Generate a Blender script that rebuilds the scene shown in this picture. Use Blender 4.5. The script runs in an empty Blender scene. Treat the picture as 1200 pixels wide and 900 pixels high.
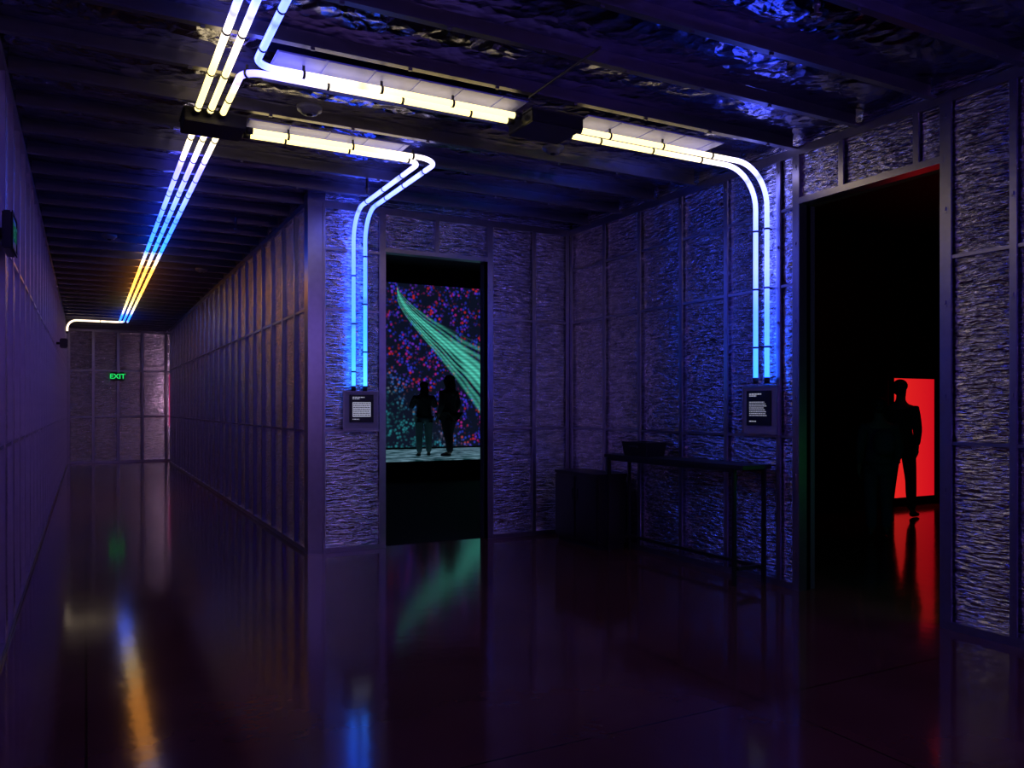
import bpy, bmesh, math, random
from mathutils import Vector, Matrix, noise
random.seed(4)
scene = bpy.context.scene
COL = scene.collection
PI = math.pi
scene.view_settings.view_transform = 'Standard'

# ------------------------------------------------------------ helpers
def new_mat(name):
    m = bpy.data.materials.new(name); m.use_nodes = True
    nt = m.node_tree
    return m, nt, nt.nodes["Principled BSDF"]

def simple(name, col, rough=0.5, metal=0.0, emis=None, es=0.0, noise_amt=0.15, nscale=20):
    m, nt, p = new_mat(name)
    p.inputs["Roughness"].default_value = rough
    p.inputs["Metallic"].default_value = metal
    n = nt.nodes.new("ShaderNodeTexNoise"); n.inputs["Scale"].default_value = nscale
    tc = nt.nodes.new("ShaderNodeTexCoord"); nt.links.new(tc.outputs["Object"], n.inputs["Vector"])
    r = nt.nodes.new("ShaderNodeValToRGB")
    a = [c*(1-noise_amt) for c in col]; b = [min(1, c*(1+noise_amt)) for c in col]
    r.color_ramp.elements[0].color = (*a, 1); r.color_ramp.elements[1].color = (*b, 1)
    nt.links.new(n.outputs["Fac"], r.inputs["Fac"]); nt.links.new(r.outputs["Color"], p.inputs["Base Color"])
    if emis:
        p.inputs["Emission Color"].default_value = (*emis, 1); p.inputs["Emission Strength"].default_value = es
    return m

def foil(name, col, rough, scale, bump, dist, metal=1.0, cscale=(3, 3, 9), vw=0.5, dark=0.6):
    """crinkled reflective insulation: stretched ripples + sharp creases"""
    m, nt, p = new_mat(name)
    L = nt.links.new
    p.inputs["Metallic"].default_value = metal
    tc = nt.nodes.new("ShaderNodeNewGeometry")
    def mapping(s):
        mp = nt.nodes.new("ShaderNodeMapping"); mp.inputs["Scale"].default_value = s
        L(tc.outputs["Position"], mp.inputs["Vector"]); return mp.outputs["Vector"]
    n1 = nt.nodes.new("ShaderNodeTexNoise"); n1.inputs["Scale"].default_value = 1.0
    n1.inputs["Detail"].default_value = 2.5; n1.inputs["Roughness"].default_value = 0.55
    n1.inputs["Distortion"].default_value = 0.4
    L(mapping(scale), n1.inputs["Vector"])
    vo = nt.nodes.new("ShaderNodeTexVoronoi"); vo.inputs["Scale"].default_value = 1.0
    L(mapping(cscale), vo.inputs["Vector"])
    ad = nt.nodes.new("ShaderNodeMath"); ad.operation = 'MULTIPLY_ADD'
    L(vo.outputs["Distance"], ad.inputs[0]); ad.inputs[1].default_value = vw; L(n1.outputs["Fac"], ad.inputs[2])
    n2 = nt.nodes.new("ShaderNodeTexNoise"); n2.inputs["Scale"].default_value = 2.2
    n2.inputs["Detail"].default_value = 2
    L(tc.outputs["Position"], n2.inputs["Vector"])
    r = nt.nodes.new("ShaderNodeValToRGB")
    r.color_ramp.elements[0].position = 0.38; r.color_ramp.elements[1].position = 0.62
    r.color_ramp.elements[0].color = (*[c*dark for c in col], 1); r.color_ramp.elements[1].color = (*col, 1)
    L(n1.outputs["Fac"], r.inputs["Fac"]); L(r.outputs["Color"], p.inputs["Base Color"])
    mr = nt.nodes.new("ShaderNodeMapRange"); mr.inputs["To Min"].default_value = rough*0.85; mr.inputs["To Max"].default_value = rough*1.2
    L(n2.outputs["Fac"], mr.inputs["Value"]); L(mr.outputs["Result"], p.inputs["Roughness"])
    b = nt.nodes.new("ShaderNodeBump"); b.inputs["Strength"].default_value = bump; b.inputs["Distance"].default_value = dist
    L(ad.outputs[0], b.inputs["Height"]); L(b.outputs["Normal"], p.inputs["Normal"])
    return m

M_foil = foil("wall_foil", (0.86, 0.80, 0.88), 0.22, (7, 7, 50), 1.0, 0.025, cscale=(13, 13, 44), vw=0.35, dark=0.55)
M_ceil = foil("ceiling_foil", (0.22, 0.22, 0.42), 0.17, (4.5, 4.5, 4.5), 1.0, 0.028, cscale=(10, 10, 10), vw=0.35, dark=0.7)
M_steel = simple("galvanised_steel", (0.34, 0.32, 0.40), 0.30, 0.95, nscale=14)
M_joist = simple("joist_steel", (0.19, 0.18, 0.23), 0.36, 0.9, nscale=9)
M_black = simple("black_paint", (0.004, 0.004, 0.005), 0.7)
M_matte = simple("black_matte_sheet", (0.002, 0.002, 0.002), 0.7, nscale=60)
M_jamb = simple("jamb_paint", (0.04, 0.04, 0.045), 0.6)
M_blackg = simple("black_satin", (0.008, 0.008, 0.010), 0.35)
M_dark = simple("dark_wood", (0.006, 0.005, 0.007), 0.45)
M_clip = simple("clip_black", (0.02, 0.02, 0.022), 0.5)
M_panel = simple("sign_backing", (0.28, 0.26, 0.36), 0.5, 0.2)
M_card = simple("sign_card", (0.006, 0.006, 0.008), 0.4)
M_white = simple("white_print", (0.75, 0.75, 0.75), 0.6, emis=(0.8, 0.85, 1), es=0.30)
M_green = simple("exit_green", (0.05, 0.6, 0.15), 0.5, emis=(0.02, 1.0, 0.18), es=0.9)
M_green2 = simple("exit_green_dim", (0.01, 0.08, 0.03), 0.5, emis=(0.01, 0.5, 0.12), es=0.10)
M_whitepl = simple("white_plastic", (0.16, 0.16, 0.18), 0.4)
M_plate = simple("lit_foil_lilac", (0.34, 0.36, 1.0), 0.5, 0.1)  # lilac look of lit foil put into the plate colour
M_pink = simple("pink_opening_glow", (0.6, 0.1, 0.3), 0.5, emis=(0.8, 0.03, 0.25), es=0.35)

# floor
M_floor, nt, p = new_mat("polished_concrete")
L = nt.links.new
geo = nt.nodes.new("ShaderNodeNewGeometry")
n = nt.nodes.new("ShaderNodeTexNoise"); n.inputs["Scale"].default_value = 1.3; n.inputs["Detail"].default_value = 8
L(geo.outputs["Position"], n.inputs["Vector"])
r = nt.nodes.new("ShaderNodeValToRGB")
r.color_ramp.elements[0].position = 0.3; r.color_ramp.elements[1].position = 0.75
r.color_ramp.elements[0].color = (0.070, 0.022, 0.018, 1); r.color_ramp.elements[1].color = (0.110, 0.040, 0.030, 1)
L(n.outputs["Fac"], r.inputs["Fac"])
br = nt.nodes.new("ShaderNodeTexBrick")
br.offset = 0; br.inputs["Scale"].default_value = 1.0
br.inputs["Brick Width"].default_value = 3.05; br.inputs["Row Height"].default_value = 3.05
br.inputs["Mortar Size"].default_value = 0.006
br.inputs["Mortar"].default_value = (0.3, 0.3, 0.3, 1)
br.inputs["Color1"].default_value = (1, 1, 1, 1); br.inputs["Color2"].default_value = (1, 1, 1, 1)
L(geo.outputs["Position"], br.inputs["Vector"])
mx = nt.nodes.new("ShaderNodeMix"); mx.data_type = 'RGBA'; mx.blend_type = 'MULTIPLY'; mx.inputs["Factor"].default_value = 1
L(r.outputs["Color"], mx.inputs["A"]); L(br.outputs["Color"], mx.inputs["B"])
L(mx.outputs["Result"], p.inputs["Base Color"])
mr = nt.nodes.new("ShaderNodeMapRange"); mr.inputs["To Min"].default_value = 0.075; mr.inputs["To Max"].default_value = 0.135
L(n.outputs["Fac"], mr.inputs["Value"]); L(mr.outputs["Result"], p.inputs["Roughness"])
nb = nt.nodes.new("ShaderNodeTexNoise"); nb.inputs["Scale"].default_value = 9; nb.inputs["Detail"].default_value = 2
L(geo.outputs["Position"], nb.inputs["Vector"])
bp = nt.nodes.new("ShaderNodeBump"); bp.inputs["Strength"].default_value = 0.2; bp.inputs["Distance"].default_value = 0.003
L(nb.outputs["Fac"], bp.inputs["Height"]); L(bp.outputs["Normal"], p.inputs["Normal"])
p.inputs["Specular IOR Level"].default_value = 0.24

def add(name, me, mat=None, kind=None, label=None, cat=None, group=None, parent=None, center=True, smooth=False):
    if center and len(me.vertices):
        xs = [v.co for v in me.vertices]
        c = Vector([(min(v[i] for v in xs)+max(v[i] for v in xs))/2 for i in range(3)])
        me.transform(Matrix.Translation(-c))
    else:
        c = Vector((0, 0, 0))
    o = bpy.data.objects.new(name, me); COL.objects.link(o)
    o.location = c
    if mat: me.materials.append(mat)
    if smooth:
        for pl in me.polygons: pl.use_smooth = True
    if kind: o["kind"] = kind
    if label: o["label"] = label
    if cat: o["category"] = cat
    if group: o["group"] = group
    if parent: attach(o, parent)
    return o

def attach(o, parent):
    o.parent = parent
    o.matrix_parent_inverse = Matrix.Translation(-parent.location)

def empty(name, loc, label, cat, group=None):
    e = bpy.data.objects.new(name, None); COL.objects.link(e)
    e.location = loc; e.empty_display_size = 0.1
    e["label"] = label; e["category"] = cat
    if group: e["group"] = group
    return e

def boxmesh(boxes, xf=None, bevel=0.0):
    bm = bmesh.new()
    for (a, b) in boxes:
        vs = []
        for x in (a[0], b[0]):
            for y in (a[1], b[1]):
                for z in (a[2], b[2]):
                    q = Vector((x, y, z))
                    vs.append(bm.verts.new(xf(q) if xf else q))
        for f in ((0,1,3,2),(4,6,7,5),(0,4,5,1),(2,3,7,6),(0,2,6,4),(1,5,7,3)):
            bm.faces.new([vs[i] for i in f])
    bmesh.ops.recalc_face_normals(bm, faces=bm.faces[:])
    if bevel > 0:
        bmesh.ops.bevel(bm, geom=bm.edges[:], offset=bevel, segments=2, affect='EDGES')
    me = bpy.data.meshes.new("m"); bm.to_mesh(me); bm.free()
    return me

def sweep(path, rad, seg=12, caps=True):
    vs, fs, idx = [], [], []
    n = len(path)
    t0 = (path[1]-path[0]).normalized()
    up = Vector((0, 0, 1)) if abs(t0.z) < 0.9 else Vector((1, 0, 0))
    nrm = t0.cross(up).normalized()
    prev = t0
    for i, pnt in enumerate(path):
        t = (path[min(i+1, n-1)]-path[max(i-1, 0)]).normalized()
        q = prev.rotation_difference(t); nrm = (q @ nrm).normalized(); prev = t
        bi = t.cross(nrm)
        for k in range(seg):
            a = 2*PI*k/seg
            vs.append(pnt + (nrm*math.cos(a)+bi*math.sin(a))*rad); idx.append(i)
        if i:
            for k in range(seg):
                a = (i-1)*seg
                fs.append((a+k, a+(k+1) % seg, a+seg+(k+1) % seg, a+seg+k))
    if caps:
        fs.append(tuple(range(seg))[::-1]); fs.append(tuple(range((n-1)*seg, n*seg)))
    me = bpy.data.meshes.new("m"); me.from_pydata(vs, [], fs)
    for pl in me.polygons: pl.use_smooth = len(pl.vertices) == 4
    return me, idx

def rounded(pts, R, step=0.06):
    pts = [Vector(q) for q in pts]
    out = [pts[0]]
    for i in range(1, len(pts)-1):
        a, b, c = pts[i-1], pts[i], pts[i+1]
        u = (a-b).normalized(); v = (c-b).normalized()
        rr = R[i-1] if isinstance(R, (list, tuple)) else R
        p0 = b+u*rr; p1 = b+v*rr; ctr = b+u*rr+v*rr
        out.append(p0)
        for k in range(1, 12):
            a_ = PI/2*k/12
            out.append(ctr - v*rr*math.cos(a_) - u*rr*math.sin(a_))
        out.append(p1)
    out.append(pts[-1])
    res = [out[0]]
    for i in range(1, len(out)):
        d = (out[i]-out[i-1]).length
        k = max(1, int(d/step))
        for j in range(1, k+1):
            res.append(out[i-1].lerp(out[i], j/k))
    return res

def lathe(profile, seg=20):
    vs, fs = [], []
    for (rr, z) in profile:
        for k in range(seg):
            a = 2*PI*k/seg
            vs.append((rr*math.cos(a), rr*math.sin(a), z))
    for i in range(len(profile)-1):
        for k in range(seg):
            a = i*seg
            fs.append((a+k, a+(k+1) % seg, a+seg+(k+1) % seg, a+seg+k))
    me = bpy.data.meshes.new("m"); me.from_pydata(vs, [], fs)
    return me

# ------------------------------------------------------------ camera
cam = bpy.data.cameras.new("camera"); camo = bpy.data.objects.new("camera", cam)
COL.objects.link(camo); scene.camera = camo
F = 940.0
cam.sensor_width = 36; cam.lens = 36*F/1200
cam.shift_y = 28/1200
cam.clip_start = 0.05
camo.location = (0, 0, 1.5)
camo.rotation_euler = (PI/2, 0, -math.atan(499/F))

# ------------------------------------------------------------ shell
XL, XC, XR = -0.44, 2.0, 5.15
YB, YE, YN = 8.22, 24.6, -4.0
HZ = 3.62           # joist bottoms
CZ = 3.74           # ceiling sheet
DH = 3.17

me = boxmesh([((-0.8, YN-0.3, -0.1), (13.8, 25.4, 0.0))])
add("floor", me, M_floor, kind="structure")
add("floor_projection_room", boxmesh([((2.3, YB+0.12, 0.0), (10.6, 20.2, 0.004))]), M_matte, kind="structure")  # matte black sheet added to keep screen reflections off this floor

trim_n = [0]
def trim(boxes, xf=None, mat=None):
    trim_n[0] += 1
    return add("trim_%d" % trim_n[0], boxmesh(boxes, xf), mat or M_steel, kind="structure")

def wallxf(o, u, nn):
    o = Vector((o[0], o[1], 0)); u = Vector((u[0], u[1], 0)); nn = Vector((nn[0], nn[1], 0))
    return lambda q: o + u*q[0] + nn*q[1] + Vector((0, 0, q[2]))

def stud(xf, s, z0=0.0, z1=HZ, w=0.022, side=-1, tabs=True):
    a = s+side*w; b = s+side*(w-0.003)
    bx = [((s-w, -0.003, z0), (s+w, 0.0, z1)),
          ((min(a, b), -0.09, z0), (max(a, b), -0.003, z1)),
          ((s-side*w-0.0015, -0.016, z0), (s-side*w+0.0015, -0.003, z1))]
    if tabs:
        z = z0+0.31
        while z < z1-0.1:
            bx.append(((s-0.007, 0.0, z-0.012), (s+0.007, 0.010, z+0.012)))
            bx.append(((s-0.012, 0.0, z-0.030), (s+0.012, 0.004, z-0.020)))
            z += 0.635
    return trim(bx, xf)

def foilwall(name, xf, regions, studs, step=0.05, amp=1.0):
    vs, fs = [], []
    for (s0, s1, z0, z1) in regions:
        ns = max(2, int((s1-s0)/step)); nz = max(2, int((z1-z0)/step))
        base = len(vs)
        for i in range(ns+1):
            s = s0+(s1-s0)*i/ns
            lo = max([q for q in studs if q <= s+1e-6], default=s0)
            hi = min([q for q in studs if q > s+1e-6], default=s1)
            t = (s-lo)/max(hi-lo, 1e-3)
            bul = max(0.0, math.sin(PI*min(max(t, 0), 1)))**0.6
            for j in range(nz+1):
                z = z0+(z1-z0)*j/nz
                seam = min(abs(z-1.26), abs(z-2.52))
                sm = 1-math.exp(-(seam/0.05)**2)
                w = xf(Vector((s, 0, z)))
                nn = noise.noise(Vector((w.x*3, w.y*3, z*7)))*0.003 + noise.noise(Vector((w.x*1.1+5, w.y*1.1, z*1.6)))*0.009
                nv = -0.036 + (0.014*bul*(0.4+0.6*sm) + nn*bul)*amp
                vs.append(xf(Vector((s, nv, z))))
        for i in range(ns):
            for j in range(nz):
                a = base+i*(nz+1)+j
                fs.append((a, a+nz+1, a+nz+2, a+1))
    me = bpy.data.meshes.new("m"); me.from_pydata(vs, [], fs)
    bm = bmesh.new(); bm.from_mesh(me)
    for (s0, s1, z0, z1) in regions:
        q = []
        for x in (s0, s1):
            for y in (-0.15, -0.10):
                for z in (z0, z1):
                    q.append(bm.verts.new(xf(Vector((x, y, z)))))
        for f in ((0,1,3,2),(4,6,7,5),(0,4,5,1),(2,3,7,6),(0,2,6,4),(1,5,7,3)):
            fc = bm.faces.new([q[i] for i in f]); fc.material_index = 1
    bmesh.ops.recalc_face_normals(bm, faces=bm.faces[:])
    bm.to_mesh(me); bm.free()
    o = add(name, me, M_foil, kind="structure", smooth=False)
    me.materials.append(M_black)
    for pl in me.polygons:
        pl.use_smooth = pl.material_index == 0
    return o

def frange(a, b, st):
    r = []
    while (a <= b+1e-6 if st > 0 else a >= b-1e-6):
        r.append(a); a += st
    return r

def strap(xf, s0, s1, z, w=0.011):
    trim([((s0, -0.016, z-w), (s1, -0.008, z+w))], xf)

# --- left wall (faces +X)
xfL = wallxf((XL, 0), (0, 1), (1, 0))
st = frange(YN+0.1, YE-0.05, 0.61)
foilwall("wall_left", xfL, [(YN, YE, 0, CZ)], st, step=0.07)
for s in st: stud(xfL, s, side=-1, tabs=False)
for z in (1.26, 2.52): strap(xfL, YN, YE, z)
trim([((YN, -0.09, 0), (YE, 0.002, 0.05))], xfL)
trim([((YN, -0.09, HZ-0.04), (YE, 0.002, HZ+0.02))], xfL)

# --- corridor partition (faces -X)
xfC = wallxf((XC, 0), (0, 1), (-1, 0))
YCe = 23.6
st = frange(YB+0.61, YCe, 0.61)
foilwall("wall_corridor", xfC, [(YB+0.05, YCe, 0, CZ)], [YB+0.05]+st, step=0.06)
for s in st: stud(xfC, s, side=-1)
for z in (1.26, 2.52): strap(xfC, YB, YCe, z)
trim([((YB+0.003, -0.09, 0), (YCe, 0.002, 0.05))], xfC)
trim([((YB+0.003, -0.09, HZ-0.04), (YCe, 0.002, HZ+0.02))], xfC)

# --- end wall (faces -Y)
xfE = wallxf((0, YE), (1, 0), (0, -1))
st = [XL+0.03, 0.17, 0.78, 1.39, 2.0, 2.6]
foilwall("wall_end", xfE, [(XL-0.15, 3.2, 0, CZ)], st, step=0.06, amp=0.7)
for s in st: stud(xfE, s, w=0.03)
for z in (1.26, 2.52): strap(xfE, XL, 3.2, z, w=0.02)
trim([((XL, -0.05, 0), (3.2, 0.002, 0.05))], xfE)
trim([((XL, -0.05, HZ-0.04), (3.2, 0.002, HZ+0.02))], xfE)

# --- hall back wall (faces -Y)
xfB = wallxf((0, YB), (1, 0), (0, -1))
st = [2.17, 2.80, 3.43, 4.08, 4.66, 5.13]
foilwall("wall_back", xfB, [(2.1, 2.82, 0, CZ), (2.82, 4.07, DH+0.03, CZ), (4.07, 5.2, 0, CZ)], st, step=0.04)
stud(xfB, 2.80, w=0.035, side=1)
stud(xfB, 4.085, w=0.035, side=-1)
stud(xfB, 3.43, z0=DH+0.04, tabs=False)
stud(xfB, 4.66, side=1); stud(xfB, 5.125, side=1)
trim([((2.0, -0.003, 0), (2.18, 0.0, HZ+0.09)), ((2.0, -0.15, 0), (2.003, -0.003, HZ+0.09)),
      ((2.155, 0.0, 0), (2.18, 0.012, HZ)), ((2.0, 0.0, 0), (2.012, 0.008, HZ))], xfB)
for (z, a, b) in ((1.26, 2.18, 2.78), (2.52, 2.18, 2.78), (3.15, 2.18, 2.78), (1.26, 4.1, 5.12), (2.52, 4.1, 5.12)):
    strap(xfB, a, b, z)
trim([((2.83, -0.12, DH), (4.055, 0.001, DH+0.045))], xfB)
trim([((2.0, -0.09, HZ-0.05), (XR, 0.003, HZ+0.02))], xfB)
trim([((2.0, -0.09, 0), (2.83, 0.003, 0.05))], xfB)
trim([((4.05, -0.09, 0), (XR, 0.003, 0.05))], xfB)
# --- right wall (faces -X)
xfR = wallxf((XR, 0), (0, 1), (-1, 0))
st = [2.98-0.61*k for k in range(11, -1, -1)] + [3.43, 3.65, 4.285, 4.73, 4.92, 5.55, 6.18, 6.85, 7.50, 8.19]
foilwall("wall_right", xfR, [(YN, 3.45, 0, CZ), (3.45, 4.71, DH+0.03, CZ), (4.71, 8.22, 0, CZ)], st, step=0.04)
for s in st:
    if s in (3.65, 4.285): stud(xfR, s, z0=DH+0.04, side=1, tabs=False)
    elif s == 3.43: stud(xfR, s, w=0.04, side=1)
    elif s == 4.73: stud(xfR, s, w=0.035, side=-1)
    else: stud(xfR, s, side=1)
for (z, a, b) in ((1.26, 4.75, 8.2), (2.52, 4.75, 8.2), (3.15, 4.75, 8.2), (1.26, YN, 3.4), (2.52, YN, 3.4)):
    strap(xfR, a, b, z)
trim([((3.44, -0.12, DH), (4.72, 0.002, DH+0.05))], xfR)
trim([((YN, -0.09, HZ-0.05), (YB, 0.003, HZ+0.02))], xfR)
trim([((YN, -0.09, 0), (3.46, 0.003, 0.055))], xfR)
trim([((4.70, -0.09, 0), (YB, 0.003, 0.055))], xfR)
# --- near wall behind the camera
xfN = wallxf((0, YN), (1, 0), (0, 1))
foilwall("wall_near", xfN, [(XL-0.1, XR+0.1, 0, CZ)], [0.2, 0.8, 1.4, 2.0, 2.6, 3.2, 3.8, 4.4, 5.0], step=0.12)

def doorlining(name, boxes):
    add(name, boxmesh(boxes), M_jamb, kind="structure")
doorlining("trim_door_hall", [((2.80, YB+0.004, 0), (2.835, YB+0.2, DH)), ((4.05, YB+0.004, 0), (4.085, YB+0.2, DH)),
                         ((2.80, YB+0.125, DH), (4.085, YB+0.2, DH+0.03))])
doorlining("trim_door_side", [((XR+0.095, 3.42, 0), (XR+0.2, 3.45, DH)), ((XR+0.004, 4.71, 0), (XR+0.2, 4.745, DH)),
                         ((XR+0.125, 3.42, DH), (XR+0.2, 4.745, DH+0.03))])

# --- ceiling : foil sheets (L-shaped)
def ceilsheet(name, x0, x1, y0, y1, step=0.06):
    vs, fs = [], []
    nx = int((x1-x0)/step); ny = int((y1-y0)/step)
    for i in range(nx+1):
        for j in range(ny+1):
            x = x0+(x1-x0)*i/nx; y = y0+(y1-y0)*j/ny
            ph = ((y-2.9)/0.61) % 1.0
            z = CZ - 0.01 - 0.03*math.sin(PI*ph) + noise.noise(Vector((x*1.3, y*2, 2)))*0.010 + noise.noise(Vector((x*5, y*5, 9)))*0.002
            vs.append((x, y, z))
    for i in range(nx):
        for j in range(ny):
            a = i*(ny+1)+j
            fs.append((a, a+1, a+ny+2, a+ny+1))
    n0 = len(vs)
    vs += [(x0, y0, CZ+0.1), (x1, y0, CZ+0.1), (x1, y1, CZ+0.1), (x0, y1, CZ+0.1)]
    fs.append((n0, n0+1, n0+2, n0+3))
    me = bpy.data.meshes.new("m"); me.from_pydata(vs, [], fs)
    add(name, me, M_ceil, kind="structure", smooth=True)
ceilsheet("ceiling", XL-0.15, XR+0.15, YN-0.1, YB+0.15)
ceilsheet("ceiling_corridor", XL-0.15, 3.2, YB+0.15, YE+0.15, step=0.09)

# joists
y = 2.9-0.61*10; k = 0
while y < YE-0.1:
    x1 = XR-0.005 if y < YB-0.1 else XC-0.005
    bx = [((XL+0.005, y-0.025, HZ), (x1, y+0.025, HZ+0.003)),
          ((XL+0.005, y+0.022, HZ+0.003), (x1, y+0.025, CZ-0.01)),
          ((XL+0.005, y-0.025, HZ+0.003), (x1, y-0.022, HZ+0.018))]
    x = XL+0.4
    while x < x1-0.1 and y < 12:
        bx.append(((x-0.012, y-0.008, HZ-0.012), (x+0.012, y+0.008, HZ)))
        x += 0.61
    trim(bx, mat=M_joist)
    y += 0.61

# ------------------------------------------------------------ emissive tubes
M_tube, nt, p = new_mat("tube_glow")
at = nt.nodes.new("ShaderNodeAttribute"); at.attribute_name = "glow"
nt.links.new(at.outputs["Color"], p.inputs["Emission Color"])
p.inputs["Emission Strength"].default_value = 3.2
p.inputs["Base Color"].default_value = (0.4, 0.4, 0.4, 1)
p.inputs["Roughness"].default_value = 0.3

YEL = (0.85, 0.66, 0.23); WRM = (0.72, 0.60, 0.44); LAV = (0.24, 0.22, 2.0); BLU = (0.05, 0.08, 2.4)
CYA = (0.02, 0.21, 2.0); ORG = (1.5, 0.52, 0.07); VIO = (0.30, 0.08, 2.0); WBL = (0.17, 0.25, 2.1)
MBL = (0.050, 0.17, 2.3); LCY = (0.05, 0.34, 1.6)

def ramp(keys, t):
    if t <= keys[0][0]: return keys[0][1]
    for (a, ca), (b, cb) in zip(keys, keys[1:]):
        if t <= b:
            f = (t-a)/(b-a); return tuple(ca[i]*(1-f)+cb[i]*f for i in range(3))
    return keys[-1][1]

TR = 0.021
clip_mesh_cache = {}
def clip_mesh(kind):
    if kind in clip_mesh_cache: return clip_mesh_cache[kind]
    bm = bmesh.new()
    seg = 14; r0, r1, w = TR+0.001, TR+0.005, 0.008
    ring = []
    for k in range(seg):
        a = 2*PI*k/seg; c, s = math.cos(a), math.sin(a)
        ring.append([bm.verts.new((w*sx, rr*c, rr*s)) for sx, rr in ((-1, r0), (-1, r1), (1, r1), (1, r0))])
    for k in range(seg):
        A, B = ring[k], ring[(k+1) % seg]
        for i in range(4):
            bm.faces.new((A[i], A[(i+1) % 4], B[(i+1) % 4], B[i]))
    h = 0.055
    q = [bm.verts.new((x, yy, z)) for x in (-w, w) for yy in (-0.004, 0.004) for z in (r1-0.003, h)]
    for f in ((0,1,3,2),(4,6,7,5),(0,4,5,1),(2,3,7,6),(0,2,6,4),(1,5,7,3)):
        bm.faces.new([q[i] for i in f])
    bmesh.ops.recalc_face_normals(bm, faces=bm.faces[:])
    me = bpy.data.meshes.new("clip"); bm.to_mesh(me); bm.free(); me.materials.append(M_clip)
    clip_mesh_cache[kind] = me
    return me

def tube(path, keys, label, clip_every=0.61, clip0=0.3, group=None, by='len', hang=None):
    me, idx = sweep(path, TR, seg=12)
    L_ = [0.0]
    for i in range(1, len(path)): L_.append(L_[-1]+(path[i]-path[i-1]).length)
    attr = me.color_attributes.new("glow", 'FLOAT_COLOR', 'POINT')
    for i, pi in enumerate(idx):
        t = L_[pi] if by == 'len' else path[pi].y
        c = ramp(keys, t)
        d = (L_[pi]+0.61) % 1.22
        f = 0.5 if d < 0.045 else 1.0
        attr.data[i].color = (c[0]*f, c[1]*f, c[2]*f, 1)
    e = empty("tube_light", path[0], label, "light", group)
    add("glowing_tube", me, M_tube, parent=e)
    for a, b in ((path[0], path[1]), (path[-1], path[-2])):
        dr = (b-a).normalized()
        m2, _ = sweep([a-dr*0.012, a+dr*0.04], TR+0.004, seg=12)
        add("end_socket", m2, M_clip, parent=e)
    s = clip0
    cm = clip_mesh("c")
    while s < L_[-1]-0.1:
        i = max(j for j in range(len(L_)) if L_[j] <= s)
        i = min(i, len(path)-2)
        f = (s-L_[i])/max(1e-6, L_[i+1]-L_[i])
        pos = path[i].lerp(path[i+1], f)
        t = (path[i+1]-path[i]).normalized()
        if abs(t.z) < 0.1: up = Vector((0, 0, 1))
        elif abs(t.z) > 0.95: up = Vector(hang) if hang else None
        else: up = None
        if up is not None:
            yv = up.cross(t).normalized()
            mtx = Matrix((t, yv, up)).transposed().to_4x4()
            c = bpy.data.objects.new("clip", cm); COL.objects.link(c)
            c.location = pos; c.rotation_euler = mtx.to_euler()
            attach(c, e)
        s += clip_every
    return e

TZ = 3.55
G1 = "gradient tube lights running along the ceiling"
keysM = [(-4, VIO), (1.0, BLU), (3.2, BLU), (4.1, WBL), (4.6, WRM), (5.1, YEL), (6.0, YEL), (6.8, WRM), (7.3, LAV), (8.4, WBL), (9.4, MBL),
         (11.4, CYA), (12.2, WRM), (13.0, ORG), (15.5, ORG), (17.4, YEL), (18.6, WRM), (19.6, CYA), (20.9, CYA), (21.3, WRM), (22, ORG), (26, ORG)]
lab = "slim ceiling tube glowing yellow, white and blue along the corridor"
for x in (0.675, 0.757):
    tube(rounded([(x, -3.6, TZ), (x, 5.90, TZ)], 0.1), keysM, lab, group=G1, by='y', clip0=0.25)
for i, x in enumerate((0.70, 0.785, 0.87)):
    if i == 1:
        pth = rounded([(x, 6.30, TZ), (x, 21.35, TZ), (XL+0.05, 21.35, TZ), (XL+0.05, 21.35, 3.25)], 0.2)
        tube(pth, keysM, "slim ceiling tube that bends down the corridor wall", group=G1, by='y', clip0=0.2)
    else:
        tube(rounded([(x, 6.30, TZ), (x, 21.2, TZ)], 0.1), keysM, lab, group=G1, by='y', clip0=0.2)

XW = XR-0.045
tube(rounded([(0.89, -3.6, TZ), (0.89, 4.96, TZ), (2.69, 4.96, TZ)], 0.12), [(0, VIO), (6.2, BLU), (7.9, WBL), (8.5, WBL), (8.9, WRM), (9.5, YEL), (12, YEL)],
     "pale glowing ceiling tube curving across the hall", group=G1, clip0=0.3, clip_every=0.5)
tube(rounded([(0.84, 5.90, TZ), (0.84, 5.07, TZ), (2.69, 5.07, TZ)], 0.12), [(0, YEL), (0.5, YEL), (0.8, LAV), (1.3, WRM), (1.8, YEL), (4, YEL)],
     "yellow glowing ceiling tube curving out of the black box", group=G1, clip0=0.3, clip_every=0.5)
kk = [(0, YEL), (0.9, YEL), (1.4, WRM), (1.9, (0.3, 0.34, 1.6)), (2.3, WBL), (2.6, WBL), (3.0, MBL), (3.6, CYA), (4.3, LCY)]
for yy in (5.00, 5.13):
    tube(rounded([(3.19, yy, TZ), (XW, yy, TZ), (XW, yy, 1.72)], 0.34), kk,
         "glowing tube bending from ceiling down the wall above a sign", group=G1, clip0=0.3, clip_every=0.5, hang=(1, 0, 0))
YW = YB-0.05
ka = [(0, YEL), (0.9, YEL), (1.3, WRM), (1.7, (0.3, 0.34, 1.6)), (2.9, WBL), (3.4, (0.10, 0.20, 2.2)), (3.9, MBL), (4.6, CYA), (5.3, LCY)]
for (yy, x2, rr) in ((6.15, 2.59, 0.20), (6.26, 2.465, 0.14)):
    tube(rounded([(1.05, yy, TZ), (x2, yy, TZ), (x2, YW, TZ), (x2, YW, 1.69)], [rr, 0.32]), ka,
         "glowing tube bending twice and running down beside the doorway", group=G1, clip0=0.3, clip_every=0.5, hang=(0, 1, 0))
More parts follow.
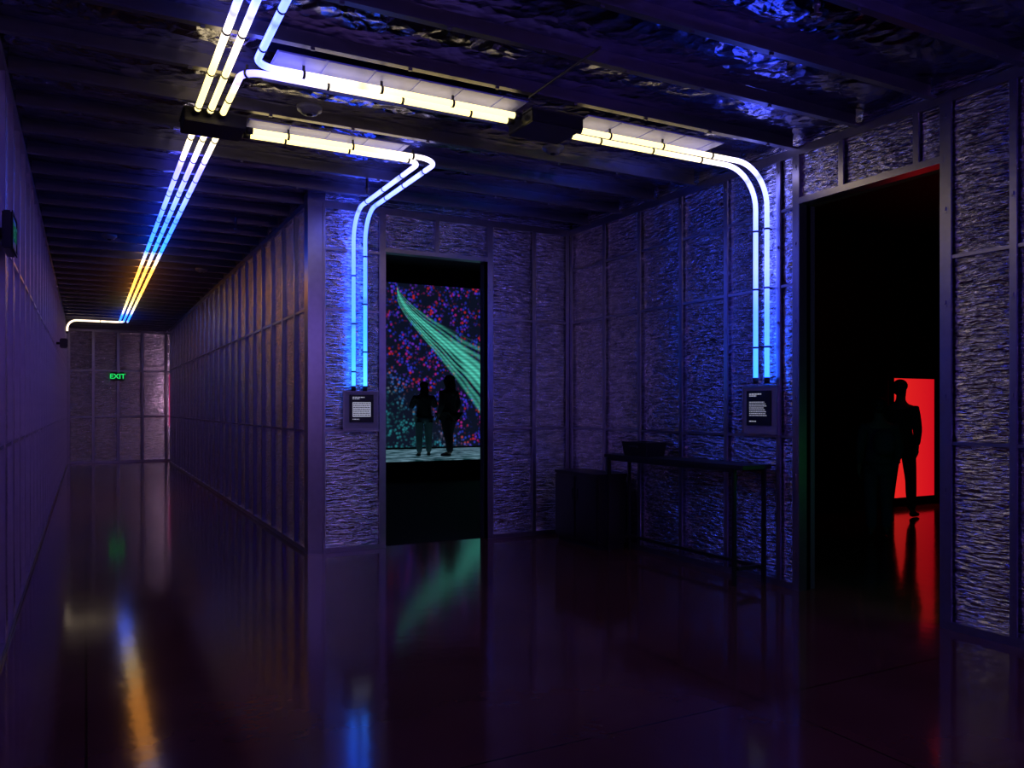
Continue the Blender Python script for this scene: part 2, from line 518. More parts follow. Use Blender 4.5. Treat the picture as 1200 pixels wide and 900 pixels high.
tube(rounded([(1.3, 1.0, TZ), (XW, 1.0, TZ), (XW, 1.0, 1.7)], 0.34), [(0, BLU), (2, BLU), (4, VIO), (6, BLU)],
     "blue glowing tube crossing ceiling and dropping down the wall", group=G1, clip0=0.3, clip_every=0.6, hang=(1, 0, 0))

def plate(x0, x1, y0, y1, z, name="lit_foil_plate"):  # added plates stand for the ceiling foil lit by the tubes
    bx = []
    x = x0
    while x < x1-0.02:
        bx.append(((x+0.008, y0, z), (min(x+0.30, x1)-0.008, y1, z+0.006))); x += 0.30
    bx.append(((x0, y0, z+0.006), (x1, y1, z+0.010)))
    add(name, boxmesh(bx), M_plate, label="added lilac plate standing for lit ceiling foil above the tubes", cat="mounting plate")
plate(1.0, 2.70, 4.84, 5.32, HZ-0.011)
plate(3.2, 4.5, 4.86, 5.22, HZ-0.011)
plate(1.05, 2.3, 6.08, 6.36, HZ-0.011)

def drvbox(x0, x1, y0, y1, z0, z1, lab):
    e = empty("driver_box", ((x0+x1)/2, (y0+y1)/2, z0), lab, "electrical box")
    add("housing", boxmesh([((x0, y0, z0), (x1, y1, z1))], bevel=0.006), M_blackg, parent=e)
    add("cover_flange", boxmesh([((x0-0.008, y0-0.008, z1-0.02), (x1+0.008, y1+0.008, z1-0.004))], bevel=0.003), M_clip, parent=e)
    for sx in (x0+0.04, x1-0.04):
        add("hanger", boxmesh([((sx-0.01, (y0+y1)/2-0.01, z1-0.004), (sx+0.01, (y0+y1)/2+0.01, HZ+0.01))]), M_steel, parent=e)
drvbox(0.60, 1.01, 5.94, 6.26, 3.49, 3.59, "flat black box joining the ceiling tubes")
drvbox(2.73, 3.15, 4.84, 5.20, 3.49, 3.59, "flat black box between two glowing ceiling tubes")

def cable(name, pts, rad, R, lab, cat):
    me, _ = sweep(rounded(pts, R), rad, seg=8)
    add(name, me, M_clip, label=lab, cat=cat)
cable("conduit", [(2.66, 3.9, HZ-0.008), (2.66, 4.78, HZ-0.008), (2.80, 4.78, HZ-0.008)], 0.008, 0.03, "thin metal conduit feeding a black ceiling box", "conduit")

def detector(x, y, z=HZ, s=1.0):
    e = empty("smoke_detector", (x, y, z), "round ceiling detector fixed under the joists", "smoke detector", "ceiling detectors")
    m = lathe([(0.001, -0.055*s), (0.045*s, -0.055*s), (0.06*s, -0.045*s), (0.065*s, -0.03*s), (0.085*s, -0.026*s), (0.09*s, 0), (0.001, 0)])
    m.transform(Matrix.Translation((x, y, z))); add("housing", m, M_whitepl, parent=e, smooth=True)
    m = lathe([(0.001, -0.062*s), (0.02*s, -0.062*s), (0.024*s, -0.054*s)])
    m.transform(Matrix.Translation((x, y, z))); add("sensor_lens", m, M_black, parent=e, smooth=True)
detector(1.39, 5.66); detector(3.35, 5.60); detector(1.55, 13.0); detector(0.25, 11.0)
def sprinkler(x, y):
    e = empty("sprinkler", (x, y, HZ-0.12), "small pendant fire sprinkler under the ceiling", "sprinkler", "ceiling sprinklers")
    m = lathe([(0.012, 0.14), (0.012, 0.02), (0.02, 0.018), (0.02, 0), (0.008, -0.004), (0.006, -0.03), (0.001, -0.03)], 12)
    m.transform(Matrix.Translation((x, y, HZ-0.1))); add("pipe", m, M_joist, parent=e, smooth=True)
    m = lathe([(0.001, -0.045), (0.028, -0.042), (0.030, -0.038), (0.001, -0.038)], 12)
    m.transform(Matrix.Translation((x, y, HZ-0.1))); add("deflector", m, M_joist, parent=e, smooth=True)
    add("frame_arm", boxmesh([((x-0.016, y-0.002, HZ-0.14), (x-0.012, y+0.002, HZ-0.1)), ((x+0.012, y-0.002, HZ-0.14), (x+0.016, y+0.002, HZ-0.1))]), M_joist, parent=e)
sprinkler(3.25, 2.85); sprinkler(1.5, 9.5); sprinkler(2.3, 7.2)

# ------------------------------------------------------------ info signs
def sign(xf, s0, s1, z0, z1, whiteblock, lab):
    c = xf(Vector(((s0+s1)/2, 0, z0)))
    e = empty("information_sign", c, lab, "sign")
    add("backing_panel", boxmesh([((s0, 0.012, z0), (s1, 0.032, z1))], xf), M_panel, parent=e)
    fr = 0.012
    add("frame", boxmesh([((s0, 0.032, z0), (s1, 0.040, z0+fr)), ((s0, 0.032, z1-fr), (s1, 0.040, z1)),
                          ((s0, 0.032, z0+fr), (s0+fr, 0.040, z1-fr)), ((s1-fr, 0.032, z0+fr), (s1, 0.040, z1-fr))], xf), M_steel, parent=e)
    a0 = s0+(s1-s0)*0.17; a1 = s1-(s1-s0)*0.15; b0 = z0+(z1-z0)*0.19; b1 = z1-(z1-z0)*0.10
    add("card", boxmesh([((a0, 0.033, b0), (a1, 0.045, b1))], xf), M_card, parent=e)
    w = a1-a0; h = b1-b0
    bars = []
    def bar(u0, u1, v0, v1):
        uu = (u0, u1) if whiteblock[1] else (1-u1, 1-u0)
        bars.append(((a0+w*uu[0], 0.045, b1-h*v1), (a0+w*uu[1], 0.0465, b1-h*v0)))
    rnd = random.Random(3)
    def words(v, th, u_end, wmin=0.03, wmax=0.09):
        u = 0.12
        while u < u_end:
            l = rnd.uniform(wmin, wmax); bar(u, min(u+l, u_end), v, v+th); u += l+0.02
    words(0.08, 0.035, 0.62, 0.06, 0.14); words(0.135, 0.03, 0.42, 0.06, 0.12)
    if whiteblock[0]:
        bar(0.12, 0.88, 0.27, 0.80)
    else:
        for k in range(8): words(0.32+k*0.055, 0.022, rnd.uniform(0.7, 0.88))
    words(0.87, 0.03, 0.40)
    add("printed_text", boxmesh(bars, xf), M_white, parent=e)
    if whiteblock[0]:
        b2 = []
        for k in range(7):
            u = 0.15; v = 0.305+k*0.07
            while u < 0.84:
                l = rnd.uniform(0.03, 0.1); b2.append(((a0+w*u, 0.0465, b1-h*(v+0.028)), (a0+w*min(u+l, 0.85), 0.0475, b1-h*v))); u += l+0.02
        add("dark_printed_text", boxmesh(b2, xf), M_card, parent=e)
sign(xfB, 2.36, 2.74, 1.27, 1.68, (True, True), "framed black wall sign with white text below blue tubes")
sign(xfR, 4.89, 5.30, 1.27, 1.69, (False, False), "framed black wall sign with lines of white text")

# ------------------------------------------------------------ exit signs
def text_mesh(body, size, ext):
    cu = bpy.data.curves.new("t", 'FONT'); cu.body = body; cu.size = size; cu.extrude = ext
    cu.align_x = 'CENTER'; cu.align_y = 'CENTER'; cu.offset = size*0.012
    o = bpy.data.objects.new("t", cu); COL.objects.link(o)
    bpy.context.view_layer.update()
    me = bpy.data.meshes.new_from_object(o.evaluated_get(bpy.context.evaluated_depsgraph_get()))
    bpy.data.objects.remove(o)
    return me
def exitsign(loc, rotz, lab, gm, ts):
    e = empty("exit_sign", loc, lab, "exit sign", "green exit signs")
    R = Matrix.Translation(loc) @ Matrix.Rotation(rotz, 4, 'Z')
    def put(nm, me, mat):
        me.transform(R); me.materials.clear(); return add(nm, me, mat, parent=e)
    put("housing", boxmesh([((-0.17, 0.0, -0.11), (0.17, 0.05, 0.11))], bevel=0.008), M_blackg)
    put("frame", boxmesh([((-0.17, -0.006, 0.095), (0.17, 0, 0.11)), ((-0.17, -0.006, -0.11), (0.17, 0, -0.095)),
                          ((-0.17, -0.006, -0.095), (-0.158, 0, 0.095)), ((0.158, -0.006, -0.095), (0.17, 0, 0.095))]), M_black)
    t = text_mesh("EXIT", ts, 0.002)
    t.transform(Matrix.Translation((0, -0.004, 0)) @ Matrix.Rotation(PI/2, 4, 'X'))
    put("exit_lettering", t, gm)
    put("mount", boxmesh([((-0.03, 0.05, -0.03), (0.03, 0.075, 0.03))]), M_black)
exitsign((0.76, YE-0.075, 2.36), 0, "green glowing exit sign on the far corridor wall", M_green, 0.19)
exitsign((XL+0.062, 5.60, 2.53), PI/2, "dim green exit sign mounted on studded side wall", M_green2, 0.13)

e = empty("wall_speaker", (XL+0.01, 15.4, 2.5), "small dark speaker bracketed to the studded wall", "speaker")
add("housing", boxmesh([((XL+0.05, 15.3, 2.50), (XL+0.17, 15.45, 2.66))], bevel=0.015), M_blackg, parent=e)
add("bracket", boxmesh([((XL-0.0, 15.35, 2.56), (XL+0.06, 15.4, 2.60))]), M_black, parent=e)

trim([((YCe-0.0, -0.02, 1.0), (YCe+0.05, 0.012, 2.4))], xfC, mat=M_pink)  # added glowing strip stands for pink light from the side opening

# ------------------------------------------------------------ table, bin, plinth
tx0, tx1, ty0, ty1, th = 4.79, 5.12, 4.96, 6.97, 1.02
e = empty("console_table", ((tx0+tx1)/2, (ty0+ty1)/2, 0), "tall narrow black bar table standing against foil wall", "table")
add("table_top", boxmesh([((tx0, ty0, th-0.035), (tx1, ty1, th))], bevel=0.004), M_dark, parent=e)
lw = 0.032
for (lx, ly) in ((tx0+0.02, ty0+0.12), (tx1-0.02-lw, ty0+0.04), (tx0+0.02, ty1-0.06), (tx1-0.02-lw, ty1-0.06)):
    add("leg", boxmesh([((lx, ly, 0), (lx+lw, ly+lw, th-0.035))], bevel=0.003), M_dark, parent=e)
add("stretcher", boxmesh([((tx0+0.02+lw, ty0+0.10, 0.13), (tx1-0.02-lw, ty0+0.13, 0.16)),
                          ((tx1-0.05, ty0+0.08, 0.13), (tx1-0.025, ty1-0.06, 0.16)),
                          ((tx0+0.02+lw, ty1-0.05, 0.13), (tx1-0.02-lw, ty1-0.03, 0.16))]), M_dark, parent=e)
add("apron", boxmesh([((tx0+0.02, ty0+0.12, th-0.065), (tx0+0.04, ty1-0.05, th-0.035)),
                      ((tx1-0.05, ty0+0.05, th-0.065), (tx1-0.03, ty1-0.05, th-0.035))]), M_dark, parent=e)
def taper_bin(cx, cy, z0, wx, wy, h, t=0.012, fl=1.06):
    bm = bmesh.new()
    def loop(sx, sy, z): return [bm.verts.new((cx+a*sx/2, cy+b*sy/2, z)) for a, b in ((-1,-1),(1,-1),(1,1),(-1,1))]
    A = loop(wx, wy, z0); C = loop(wx*fl+0.02, wy*fl+0.02, z0+h); Cc = loop(wx*fl+0.02, wy*fl+0.02, z0+h-0.012)
    D = loop(wx*fl-2*t, wy*fl-2*t, z0+h); E = loop(wx-2*t, wy-2*t, z0+t)
    bm.faces.new(A[::-1])
    for P, Q in ((A, Cc), (Cc, C), (C, D), (D, E)):
        for i in range(4): bm.faces.new((P[i], P[(i+1) % 4], Q[(i+1) % 4], Q[i]))
    bm.faces.new(E)
    me = bpy.data.meshes.new("m"); bm.to_mesh(me); bm.free(); return me
e = empty("storage_bin", (4.95, 6.50, th), "open black plastic bin resting on the bar table", "bin")
add("bin_body", taper_bin(4.95, 6.50, th+0.001, 0.22, 0.36, 0.14), M_blackg, parent=e)
add("handle", boxmesh([((4.812, 6.43, th+0.085), (4.83, 6.57, th+0.105))], bevel=0.003), M_clip, parent=e)
px0, px1, py0, py1, ph = 4.72, 5.10, 6.99, 7.86, 0.80
e = empty("cabinet", ((px0+px1)/2, (py0+py1)/2, 0), "low plain black cabinet in the corner beside bar table", "cabinet")
add("body", boxmesh([((px0+0.015, py0+0.01, 0.06), (px1, py1-0.01, ph-0.03))], bevel=0.004), M_dark, parent=e)
add("base", boxmesh([((px0+0.04, py0+0.03, 0.0), (px1-0.02, py1-0.03, 0.06))]), M_black, parent=e)
add("cabinet_top", boxmesh([((px0, py0, ph-0.03), (px1+0.01, py1, ph))], bevel=0.004), M_dark, parent=e)
for k in range(2):
    a = py0+0.02+k*0.425
    d = add("door", boxmesh([((px0, a, 0.08), (px0+0.014, a+0.405, ph-0.045))], bevel=0.003), M_dark, parent=e)
    hd = add("handle", boxmesh([((px0-0.012, a+(0.36 if k == 0 else 0.03), 0.50), (px0, a+(0.375 if k == 0 else 0.045), 0.62))]), M_blackg)
    hd.parent = d; hd.matrix_parent_inverse = Matrix.Translation(-d.location)

# ------------------------------------------------------------ adjoining dark rooms
def darkroom(prefix, x0, x1, y0, y1, z1, skip=()):
    t = 0.06
    parts = {"back": ((x0, y1, 0), (x1, y1+t, z1)), "near": ((x0, y0-t, 0), (x1, y0, z1)),
             "left": ((x0-t, y0, 0), (x0, y1, z1)), "right": ((x1, y0, 0), (x1+t, y1, z1))}
    for k, (a, b) in parts.items():
        if k in skip: continue
        add("wall_%s_%s" % (prefix, k), boxmesh([(a, b)]), M_black, kind="structure")
    add("ceiling_%s" % prefix, boxmesh([((x0-t, y0-t, z1), (x1+t, y1+t, z1+t))]), M_black, kind="structure")
darkroom("projection_room", 2.3, 10.6, YB+0.22, 20.2, 5.3, skip=("near",))
add("wall_projection_room_near", boxmesh([((2.2, YB+0.15, DH+0.03), (5.3, YB+0.2, 5.3)), ((4.09, YB+0.15, 0), (10.6, YB+0.2, 5.3))]), M_black, kind="structure")
darkroom("red_room", XR+0.22, 13.3, 0.0, 8.1, 4.2, skip=("left",))
add("wall_red_room_left", boxmesh([((XR+0.15, 0, 0), (XR+0.2, 3.42, 4.2)), ((XR+0.15, 4.745, 0), (XR+0.2, 8.1, 4.2)), ((XR+0.15, 3.4, DH+0.03), (XR+0.2, 4.76, 4.2))]), M_black, kind="structure")

# --- projection screen material
M_scr, nt, p = new_mat("projection_art")
N = nt.nodes; L = nt.links.new
def mth(op, a, b=None, c=None, clamp=False):
    nd = N.new("ShaderNodeMath"); nd.operation = op; nd.use_clamp = clamp
    for i, v in enumerate((a, b, c)):
        if v is None: continue
        if isinstance(v, (int, float)): nd.inputs[i].default_value = v
        else: L(v, nd.inputs[i])
    return nd.outputs[0]
geo = N.new("ShaderNodeNewGeometry"); sep = N.new("ShaderNodeSeparateXYZ"); L(geo.outputs["Position"], sep.inputs[0])
X, Z = sep.outputs["X"], sep.outputs["Z"]
s_ = mth('DIVIDE', mth('SUBTRACT', X, 6.9), 2.8)
t_ = mth('DIVIDE', mth('SUBTRACT', 4.70, Z), 4.3)
ss = mth('MAXIMUM', mth('SUBTRACT', s_, 0.11), 0.0)
lo_ = mth('SUBTRACT', mth('MULTIPLY', 0.38, mth('POWER', ss, 0.58)), 0.02)
hi_ = mth('ADD', 0.08, mth('ADD', mth('MULTIPLY', 0.52, mth('POWER', ss, 0.66)), mth('MULTIPLY', 0.32, mth('POWER', ss, 2.0))))
tc_ = mth('MULTIPLY', mth('ADD', lo_, hi_), 0.5)
w_ = mth('MULTIPLY', mth('SUBTRACT', hi_, lo_), 0.5)
q_ = mth('DIVIDE', mth('SUBTRACT', t_, tc_), mth('MAXIMUM', w_, 0.012))
nz = N.new("ShaderNodeTexNoise"); nz.inputs["Scale"].default_value = 0.8; nz.inputs["Detail"].default_value = 1; L(geo.outputs["Position"], nz.inputs["Vector"])
ph1 = mth('ADD', mth('MULTIPLY', q_, 26.0), mth('MULTIPLY', nz.outputs["Fac"], 9.0))
ph2 = mth('ADD', mth('MULTIPLY', q_, 6.0), mth('MULTIPLY', nz.outputs["Fac"], -8.0))
strand = mth('ADD', 0.44, mth('ADD', mth('MULTIPLY', 0.26, mth('SINE', ph1)), mth('MULTIPLY', 0.24, mth('SINE', ph2))))
msk = mth('SUBTRACT', 1.0, mth('MULTIPLY', q_, q_), clamp=True)
msk = mth('POWER', msk, 0.7)
gate = mth('GREATER_THAN', s_, 0.11)
mg = mth('MULTIPLY', msk, gate)
grid = mth('ADD', 0.84, mth('MULTIPLY', 0.16, mth('SINE', mth('MULTIPLY', Z, 75.0))))
sw = mth('MULTIPLY', mth('MULTIPLY', mg, strand), grid, clamp=True)
vor = N.new("ShaderNodeTexVoronoi"); vor.inputs["Scale"].default_value = 12.0; L(geo.outputs["Position"], vor.inputs["Vector"])
dot = mth('SUBTRACT', 1.3, mth('MULTIPLY', vor.outputs["Distance"], 2.2), clamp=True)
nz2 = N.new("ShaderNodeTexNoise"); nz2.inputs["Scale"].default_value = 2.6; nz2.inputs["Detail"].default_value = 5; L(geo.outputs["Position"], nz2.inputs["Vector"])
dens = mth('MULTIPLY', mth('SUBTRACT', nz2.outputs["Fac"], 0.42), 7.0, clamp=True)
dotm = mth('MULTIPLY', mth('MULTIPLY', dot, dens), mth('SUBTRACT', 1.0, mg))
sc = N.new("ShaderNodeSeparateXYZ"); L(vor.outputs["Color"], sc.inputs[0])
cr = N.new("ShaderNodeValToRGB"); cr.color_ramp.interpolation = 'CONSTANT'
E = cr.color_ramp.elements; E[0].color = (0.03, 0.04, 0.65, 1); E[1].position = 0.45; E[1].color = (0.42, 0.015, 0.24, 1)
x_ = E.new(0.6); x_.color = (0.16, 0.03, 0.6, 1); x_ = E.new(0.85); x_.color = (0.5, 0.02, 0.03, 1)
L(sc.outputs["X"], cr.inputs["Fac"])
grn = mth('MULTIPLY', mth('SUBTRACT', mth('SUBTRACT', t_, mth('MULTIPLY', s_, 0.6)), 0.42), 4.0, clamp=True)
mxc = N.new("ShaderNodeMix"); mxc.data_type = 'RGBA'; L(grn, mxc.inputs["Factor"]); L(cr.outputs["Color"], mxc.inputs["A"]); mxc.inputs["B"].default_value = (0.02, 0.20, 0.24, 1)
mA = N.new("ShaderNodeMix"); mA.data_type = 'RGBA'; L(dotm, mA.inputs["Factor"]); mA.inputs["A"].default_value = (0.004, 0.006, 0.018, 1); L(mxc.outputs["Result"], mA.inputs["B"])
mB = N.new("ShaderNodeMix"); mB.data_type = 'RGBA'; L(sw, mB.inputs["Factor"]); L(mA.outputs["Result"], mB.inputs["A"]); mB.inputs["B"].default_value = (0.12, 0.85, 0.66, 1)
p.inputs["Base Color"].default_value = (0, 0, 0, 1)
L(mB.outputs["Result"], p.inputs["Emission Color"]); p.inputs["Emission Strength"].default_value = 0.85

e = empty("projection_screen", (7.95, 20.0, 0.41), "large screen showing teal swirl over coloured dots in dark room", "screen")
add("screen_surface", boxmesh([((6.1, 20.0, 0.46), (9.76, 20.03, 4.78))]), M_scr, parent=e, center=True)
add("frame", boxmesh([((6.04, 20.0, 0.41), (9.82, 20.05, 0.46)), ((6.04, 20.0, 4.78), (9.82, 20.05, 4.84)),
                      ((6.04, 20.0, 0.46), (6.1, 20.05, 4.78)), ((9.76, 20.0, 0.46), (9.82, 20.05, 4.78))]), M_black, parent=e)

M_plat, nt, p = new_mat("projected_platform")  # projected light painted onto the deck as glowing noise blotches
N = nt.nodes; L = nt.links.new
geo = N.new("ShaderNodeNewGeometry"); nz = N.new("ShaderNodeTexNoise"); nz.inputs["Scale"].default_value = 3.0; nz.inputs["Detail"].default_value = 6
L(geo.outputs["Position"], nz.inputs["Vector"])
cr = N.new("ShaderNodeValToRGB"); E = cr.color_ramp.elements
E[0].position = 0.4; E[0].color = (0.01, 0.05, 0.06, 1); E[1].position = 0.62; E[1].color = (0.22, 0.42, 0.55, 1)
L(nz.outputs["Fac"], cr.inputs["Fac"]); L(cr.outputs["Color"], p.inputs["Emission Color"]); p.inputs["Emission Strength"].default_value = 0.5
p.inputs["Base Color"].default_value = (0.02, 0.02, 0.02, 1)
e = empty("stage_platform", (8, 17.8, 0), "low black stage with projected bluish light on top", "platform")
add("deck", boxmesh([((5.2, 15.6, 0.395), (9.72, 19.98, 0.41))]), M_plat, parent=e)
add("stage_base", boxmesh([((5.2, 15.6, 0.004), (9.72, 19.98, 0.395))]), M_black, parent=e)

# --- red screen
M_red, nt, p = new_mat("red_screen_glow")
N = nt.nodes; L = nt.links.new
geo = N.new("ShaderNodeNewGeometry"); sep = N.new("ShaderNodeSeparateXYZ"); L(geo.outputs["Position"], sep.inputs[0])
mr = N.new("ShaderNodeMapRange"); mr.inputs["From Min"].default_value = 10.8; mr.inputs["From Max"].default_value = 11.8
L(sep.outputs["X"], mr.inputs["Value"])
cr = N.new("ShaderNodeValToRGB"); E = cr.color_ramp.elements
E[0].color = (0.78, 0.018, 0.015, 1); E[1].color = (0.60, 0.004, 0.012, 1)
L(mr.outputs["Result"], cr.inputs["Fac"]); L(cr.outputs["Color"], p.inputs["Emission Color"]); p.inputs["Emission Strength"].default_value = 1.0
p.inputs["Base Color"].default_value = (0.02, 0, 0, 1)
e = empty("red_screen", (11.3, 8.05, 0.0), "tall glowing red rectangular screen in dark room", "screen")
add("screen_surface", boxmesh([((10.83, 8.03, 0.13), (11.78, 8.05, 1.95))]), M_red, parent=e)
add("frame", boxmesh([((10.79, 8.03, 0.0), (11.82, 8.09, 0.13)), ((10.79, 8.03, 1.95), (11.82, 8.09, 1.99)),
                      ((10.79, 8.03, 0.13), (10.83, 8.09, 1.95)), ((11.78, 8.03, 0.13), (11.82, 8.09, 1.95))]), M_black, parent=e)

# ------------------------------------------------------------ people
def skin_obj(nodes, edges, sub=2):
    names = list(nodes); ix = {k: i for i, k in enumerate(names)}
    me = bpy.data.meshes.new("sk"); me.from_pydata([nodes[k][0] for k in names], [(ix[a], ix[b]) for a, b in edges], [])
    o = bpy.data.objects.new("sk", me); COL.objects.link(o)
    md = o.modifiers.new("skin", 'SKIN'); md.use_smooth_shade = True
    sv = me.skin_vertices[0].data
    for i, k in enumerate(names):
        rr = nodes[k][1]; sv[i].radius = rr if isinstance(rr, tuple) else (rr, rr); sv[i].use_root = (i == 0)
    s = o.modifiers.new("sub", 'SUBSURF'); s.levels = sub; s.render_levels = sub
    bpy.context.view_layer.update()
    out = bpy.data.meshes.new_from_object(o.evaluated_get(bpy.context.evaluated_depsgraph_get()))
    bpy.data.objects.remove(o)
    return out

def ellipsoid(parts):
    bm = bmesh.new()
    for (c, r) in parts:
        res = bmesh.ops.create_uvsphere(bm, u_segments=20, v_segments=14, radius=1.0)
        for v in res['verts']:
            v.co = Vector((c[0]+v.co.x*r[0], c[1]+v.co.y*r[1], c[2]+v.co.z*r[2]))
    me = bpy.data.meshes.new("m"); bm.to_mesh(me); bm.free(); return me

M_skin = simple("skin", (0.20, 0.12, 0.09), 0.5)
M_hair = simple("hair", (0.012, 0.009, 0.008), 0.6, nscale=90, noise_amt=0.5)
def person(loc, heading, H, top, legs, lab, elbows, hands, stride=0.05, longhair=False, bag=False, sl=1.0, wide=1.0):
    k = H/1.76
    base = {
        'pelvis': ((0, 0, .95), (.145, .105)), 'waist': ((0, 0, 1.10), (.125, .09)), 'chest': ((0, .01, 1.28), (.150, .105)),
        'upper': ((0, 0, 1.40), (.115, .080)), 'neck': ((0, .0, 1.50), (.055, .055)), 'jaw': ((0, .025, 1.58), (.060, .070)),
        'head': ((0, .015, 1.655), (.078, .092)), 'crown': ((0, 0, 1.72), (.058, .066))}
    ed = [('pelvis', 'waist'), ('waist', 'chest'), ('chest', 'upper'), ('upper', 'neck'), ('neck', 'jaw'), ('jaw', 'head'), ('head', 'crown')]
    base['nose'] = ((0, .118, 1.635), .010); ed.append(('head', 'nose'))
    for sd, sx in (('L', -1), ('R', 1)):
        el = Vector(elbows[sd]); ha = Vector(hands[sd])
        base['sh'+sd] = ((sx*.165, 0, 1.385), .052)
        base['el'+sd] = (tuple(el), .040); base['wr'+sd] = (tuple(ha), .026)
        d = (ha-el).normalized(); palm = ha+d*.055
        base['pm'+sd] = (tuple(palm), (.036, .018))
        side = d.cross(Vector((sx, 0, 0.01))); side = side.normalized() if side.length > 0.1 else Vector((0, 1, 0))
        ed += [('upper', 'sh'+sd), ('sh'+sd, 'el'+sd), ('el'+sd, 'wr'+sd), ('wr'+sd, 'pm'+sd)]
        curl = Vector((-sx, 0, 0))
        for fi, (off, ln) in enumerate(((.03, .062), (.010, .074), (-.010, .070), (-.03, .055))):
            a = palm+side*off+d*.045; b = a+d*ln*.5+curl*.008; c = b+d*ln*.45+curl*.022
            base['f%d' % fi+sd+'a'] = (tuple(a), .009); base['f%d' % fi+sd+'b'] = (tuple(b), .008); base['f%d' % fi+sd+'c'] = (tuple(c), .007)
            ed += [('pm'+sd, 'f%d' % fi+sd+'a'), ('f%d' % fi+sd+'a', 'f%d' % fi+sd+'b'), ('f%d' % fi+sd+'b', 'f%d' % fi+sd+'c')]
        a = ha+d*.02+side*.04; b = a+d*.035+side*.018
        base['th'+sd+'a'] = (tuple(a), .010); base['th'+sd+'b'] = (tuple(b), .008)
        ed += [('wr'+sd, 'th'+sd+'a'), ('th'+sd+'a', 'th'+sd+'b')]
        st_ = stride*sx
        base['hp'+sd] = ((sx*.088, 0, .88), .085); base['kn'+sd] = ((sx*.095, st_*.6+.015, .49), .054)
        base['cf'+sd] = ((sx*.098, st_*.8-.015, .33), .052)
        base['an'+sd] = ((sx*.10, st_-.02, .085), .036); base['to'+sd] = ((sx*.115, st_+.13, .03), (.036, .024))
        ed += [('pelvis', 'hp'+sd), ('hp'+sd, 'kn'+sd), ('kn'+sd, 'cf'+sd), ('cf'+sd, 'an'+sd), ('an'+sd, 'to'+sd)]
    T = Matrix.Translation(loc) @ Matrix.Rotation(heading, 4, 'Z') @ Matrix.Diagonal((k*wide, k*wide, k, 1))
    e = empty("person", loc, lab, "person")
    def put(nm, me, mat):
        me.materials.clear(); me.transform(T); return add(nm, me, mat, parent=e, smooth=True)
    put("body", skin_obj(base, ed), M_skin)
    def sub(keys, grow):
        nd = {}
        for q in keys:
            rr = base[q][1]; rr = rr if isinstance(rr, tuple) else (rr, rr)
            nd[q] = (base[q][0], (rr[0]+grow, rr[1]+grow))
        return nd, [(a, b) for a, b in ed if a in keys and b in keys]
    def cut(a, b, f):
        A = Vector(base[a][0]); B = Vector(base[b][0]); return tuple(A.lerp(B, f))
    nd, ee = sub(['pelvis', 'waist', 'chest', 'upper', 'shL', 'shR', 'elL', 'elR'], .018)
    nd['low'] = ((0, 0, .86), (.165, .125)); ee.append(('pelvis', 'low'))
    for sd in 'LR':
        nd['cu'+sd] = (cut('el'+sd, 'wr'+sd, .85*sl), (.040, .040)); ee.append(('el'+sd, 'cu'+sd))
    put("shirt", skin_obj(nd, ee, 2), top)
    nd, ee = sub(['pelvis', 'hpL', 'hpR', 'knL', 'knR', 'cfL', 'cfR', 'anL', 'anR'], .018)
    put("trousers", skin_obj(nd, ee, 2), legs)
    for sd in 'LR':
        a = Vector(base['an'+sd][0])
        nd = {'a': (tuple(a+Vector((0, -.015, -.035))), (.045, .045)), 'b': (base['to'+sd][0], (.046, .030)),
              'c': (tuple(Vector(base['to'+sd][0])+Vector((0, .05, 0))), (.034, .022))}
        put("shoe", skin_obj(nd, [('a', 'b'), ('b', 'c')], 1), M_blackg)
    hp = [((0, -.018, 1.685), (.088, .098, .085)), ((0, -.05, 1.63), (.078, .06, .07))]
    if longhair:
        hp += [((0, -.065, 1.54), (.088, .05, .13)), ((0, -.085, 1.42), (.078, .035, .11))]
    put("hair", ellipsoid(hp), M_hair)
    if bag:
        bg = skin_obj({'a': ((0, -.19, 1.02), (.13, .08)), 'b': ((0, -.20, 1.2), (.14, .085)), 'c': ((0, -.18, 1.38), (.11, .06))}, [('a', 'b'), ('b', 'c')], 2)
        put("backpack", bg, M_dk2)
    return e
M_pants = simple("pale_trousers", (0.14, 0.24, 0.24), 0.8)
M_dk = simple("dark_cloth", (0.02, 0.02, 0.025), 0.85)
M_dk2 = simple("charcoal_cloth", (0.06, 0.06, 0.07), 0.85)
relaxL, relaxR = (-.215, -.03, 1.12), (.215, -.03, 1.12)
handL, handR = (-.20, .06, .88), (.20, .06, .88)
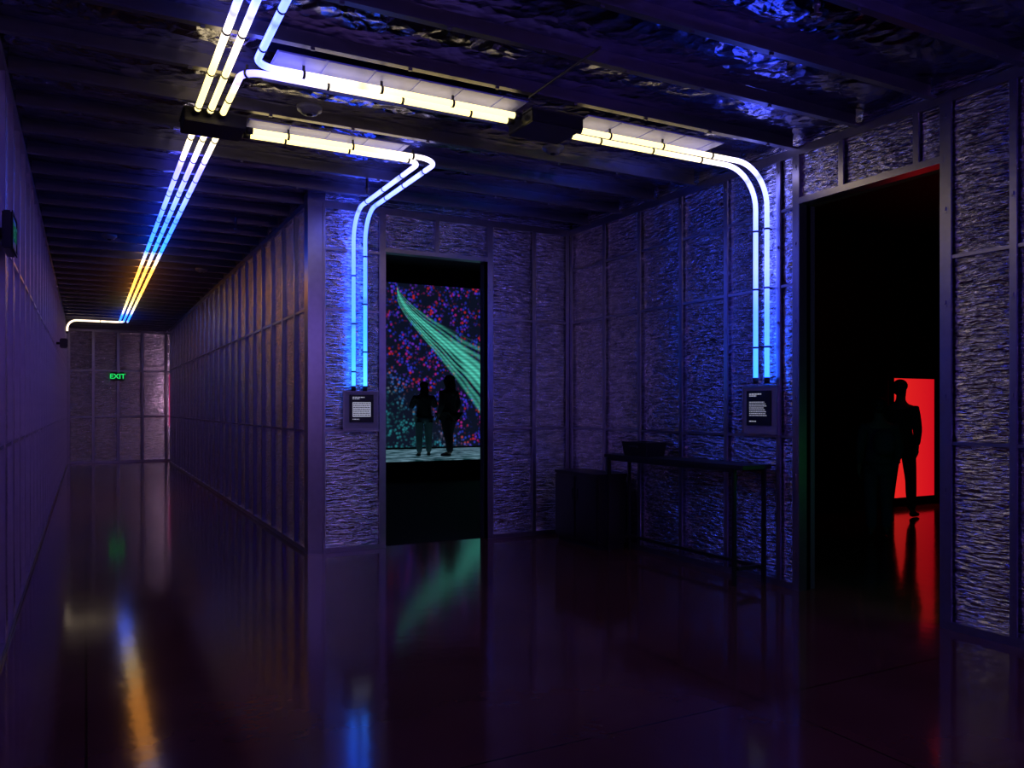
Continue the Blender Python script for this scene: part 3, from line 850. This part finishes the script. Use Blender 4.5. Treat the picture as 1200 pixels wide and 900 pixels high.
person((6.70, 16.84, 0.41), -0.2, 1.68, M_dk2, M_pants, "person in dark top and pale trousers photographing the screen",
       {'L': (-.24, .08, 1.14), 'R': (.25, .10, 1.16)}, {'L': (-.08, .27, 1.36), 'R': (.09, .28, 1.38)}, longhair=True, wide=1.22)
person((7.16, 16.50, 0.41), 0.45, 1.82, M_dk2, M_dk, "person in dark clothes standing and watching the screen",
       {'L': relaxL, 'R': relaxR}, {'L': handL, 'R': handR}, stride=0.10, longhair=True, wide=1.25)
person((9.80, 7.17, 0.0), -1.2, 1.88, M_dk, M_dk, "person in dark clothes silhouetted against red screen",
       {'L': (-.205, -.05, 1.12), 'R': (.205, -.02, 1.12)}, {'L': (-.17, .10, .93), 'R': (.18, .03, .89)}, stride=0.14, wide=1.0)
person((8.18, 6.27, 0.0), -0.6, 1.62, M_dk2, M_dk2, "person in dark clothes with backpack standing in dark room",
       {'L': relaxL, 'R': relaxR}, {'L': handL, 'R': handR}, stride=0.05, bag=True, wide=1.1)

# ------------------------------------------------------------ lamps
def lamp(name, kind, loc, col, energy, size=0.3, spec=1.0):
    l = bpy.data.lights.new(name, kind); l.color = col; l.energy = energy
    l.shadow_soft_size = size; l.specular_factor = spec
    o = bpy.data.objects.new(name, l); COL.objects.link(o); o.location = loc
    return o
lamp("blue_fill", 'POINT', (3.9, -0.6, 2.9), (0.30, 0.22, 1.0), 36, 0.2)  # unseen fill added behind the camera for blue spill
lamp("violet_fill", 'POINT', (2.8, -1.8, 2.6), (0.75, 0.38, 1.0), 55, 0.2)  # unseen violet fill added behind the camera to tint the walls
lamp("red_room_lamp", 'POINT', (10.0, 6.5, 3.0), (1.0, 0.03, 0.03), 1.2, 0.3)
lamp("green_jamb_fill", 'POINT', (5.75, 3.1, 1.0), (0.05, 1.0, 0.15), 5.0, 0.1, 0.0)  # hidden light added beside the doorway to turn its jamb green
lamp("lilac_lamp", 'POINT', (2.6, 23.9, 2.0), (1.0, 0.60, 0.90), 28, 0.1)

w = bpy.data.worlds.new("world"); scene.world = w; w.use_nodes = True
w.node_tree.nodes["Background"].inputs[0].default_value = (0.01, 0.01, 0.03, 1)
w.node_tree.nodes["Background"].inputs[1].default_value = 0.0
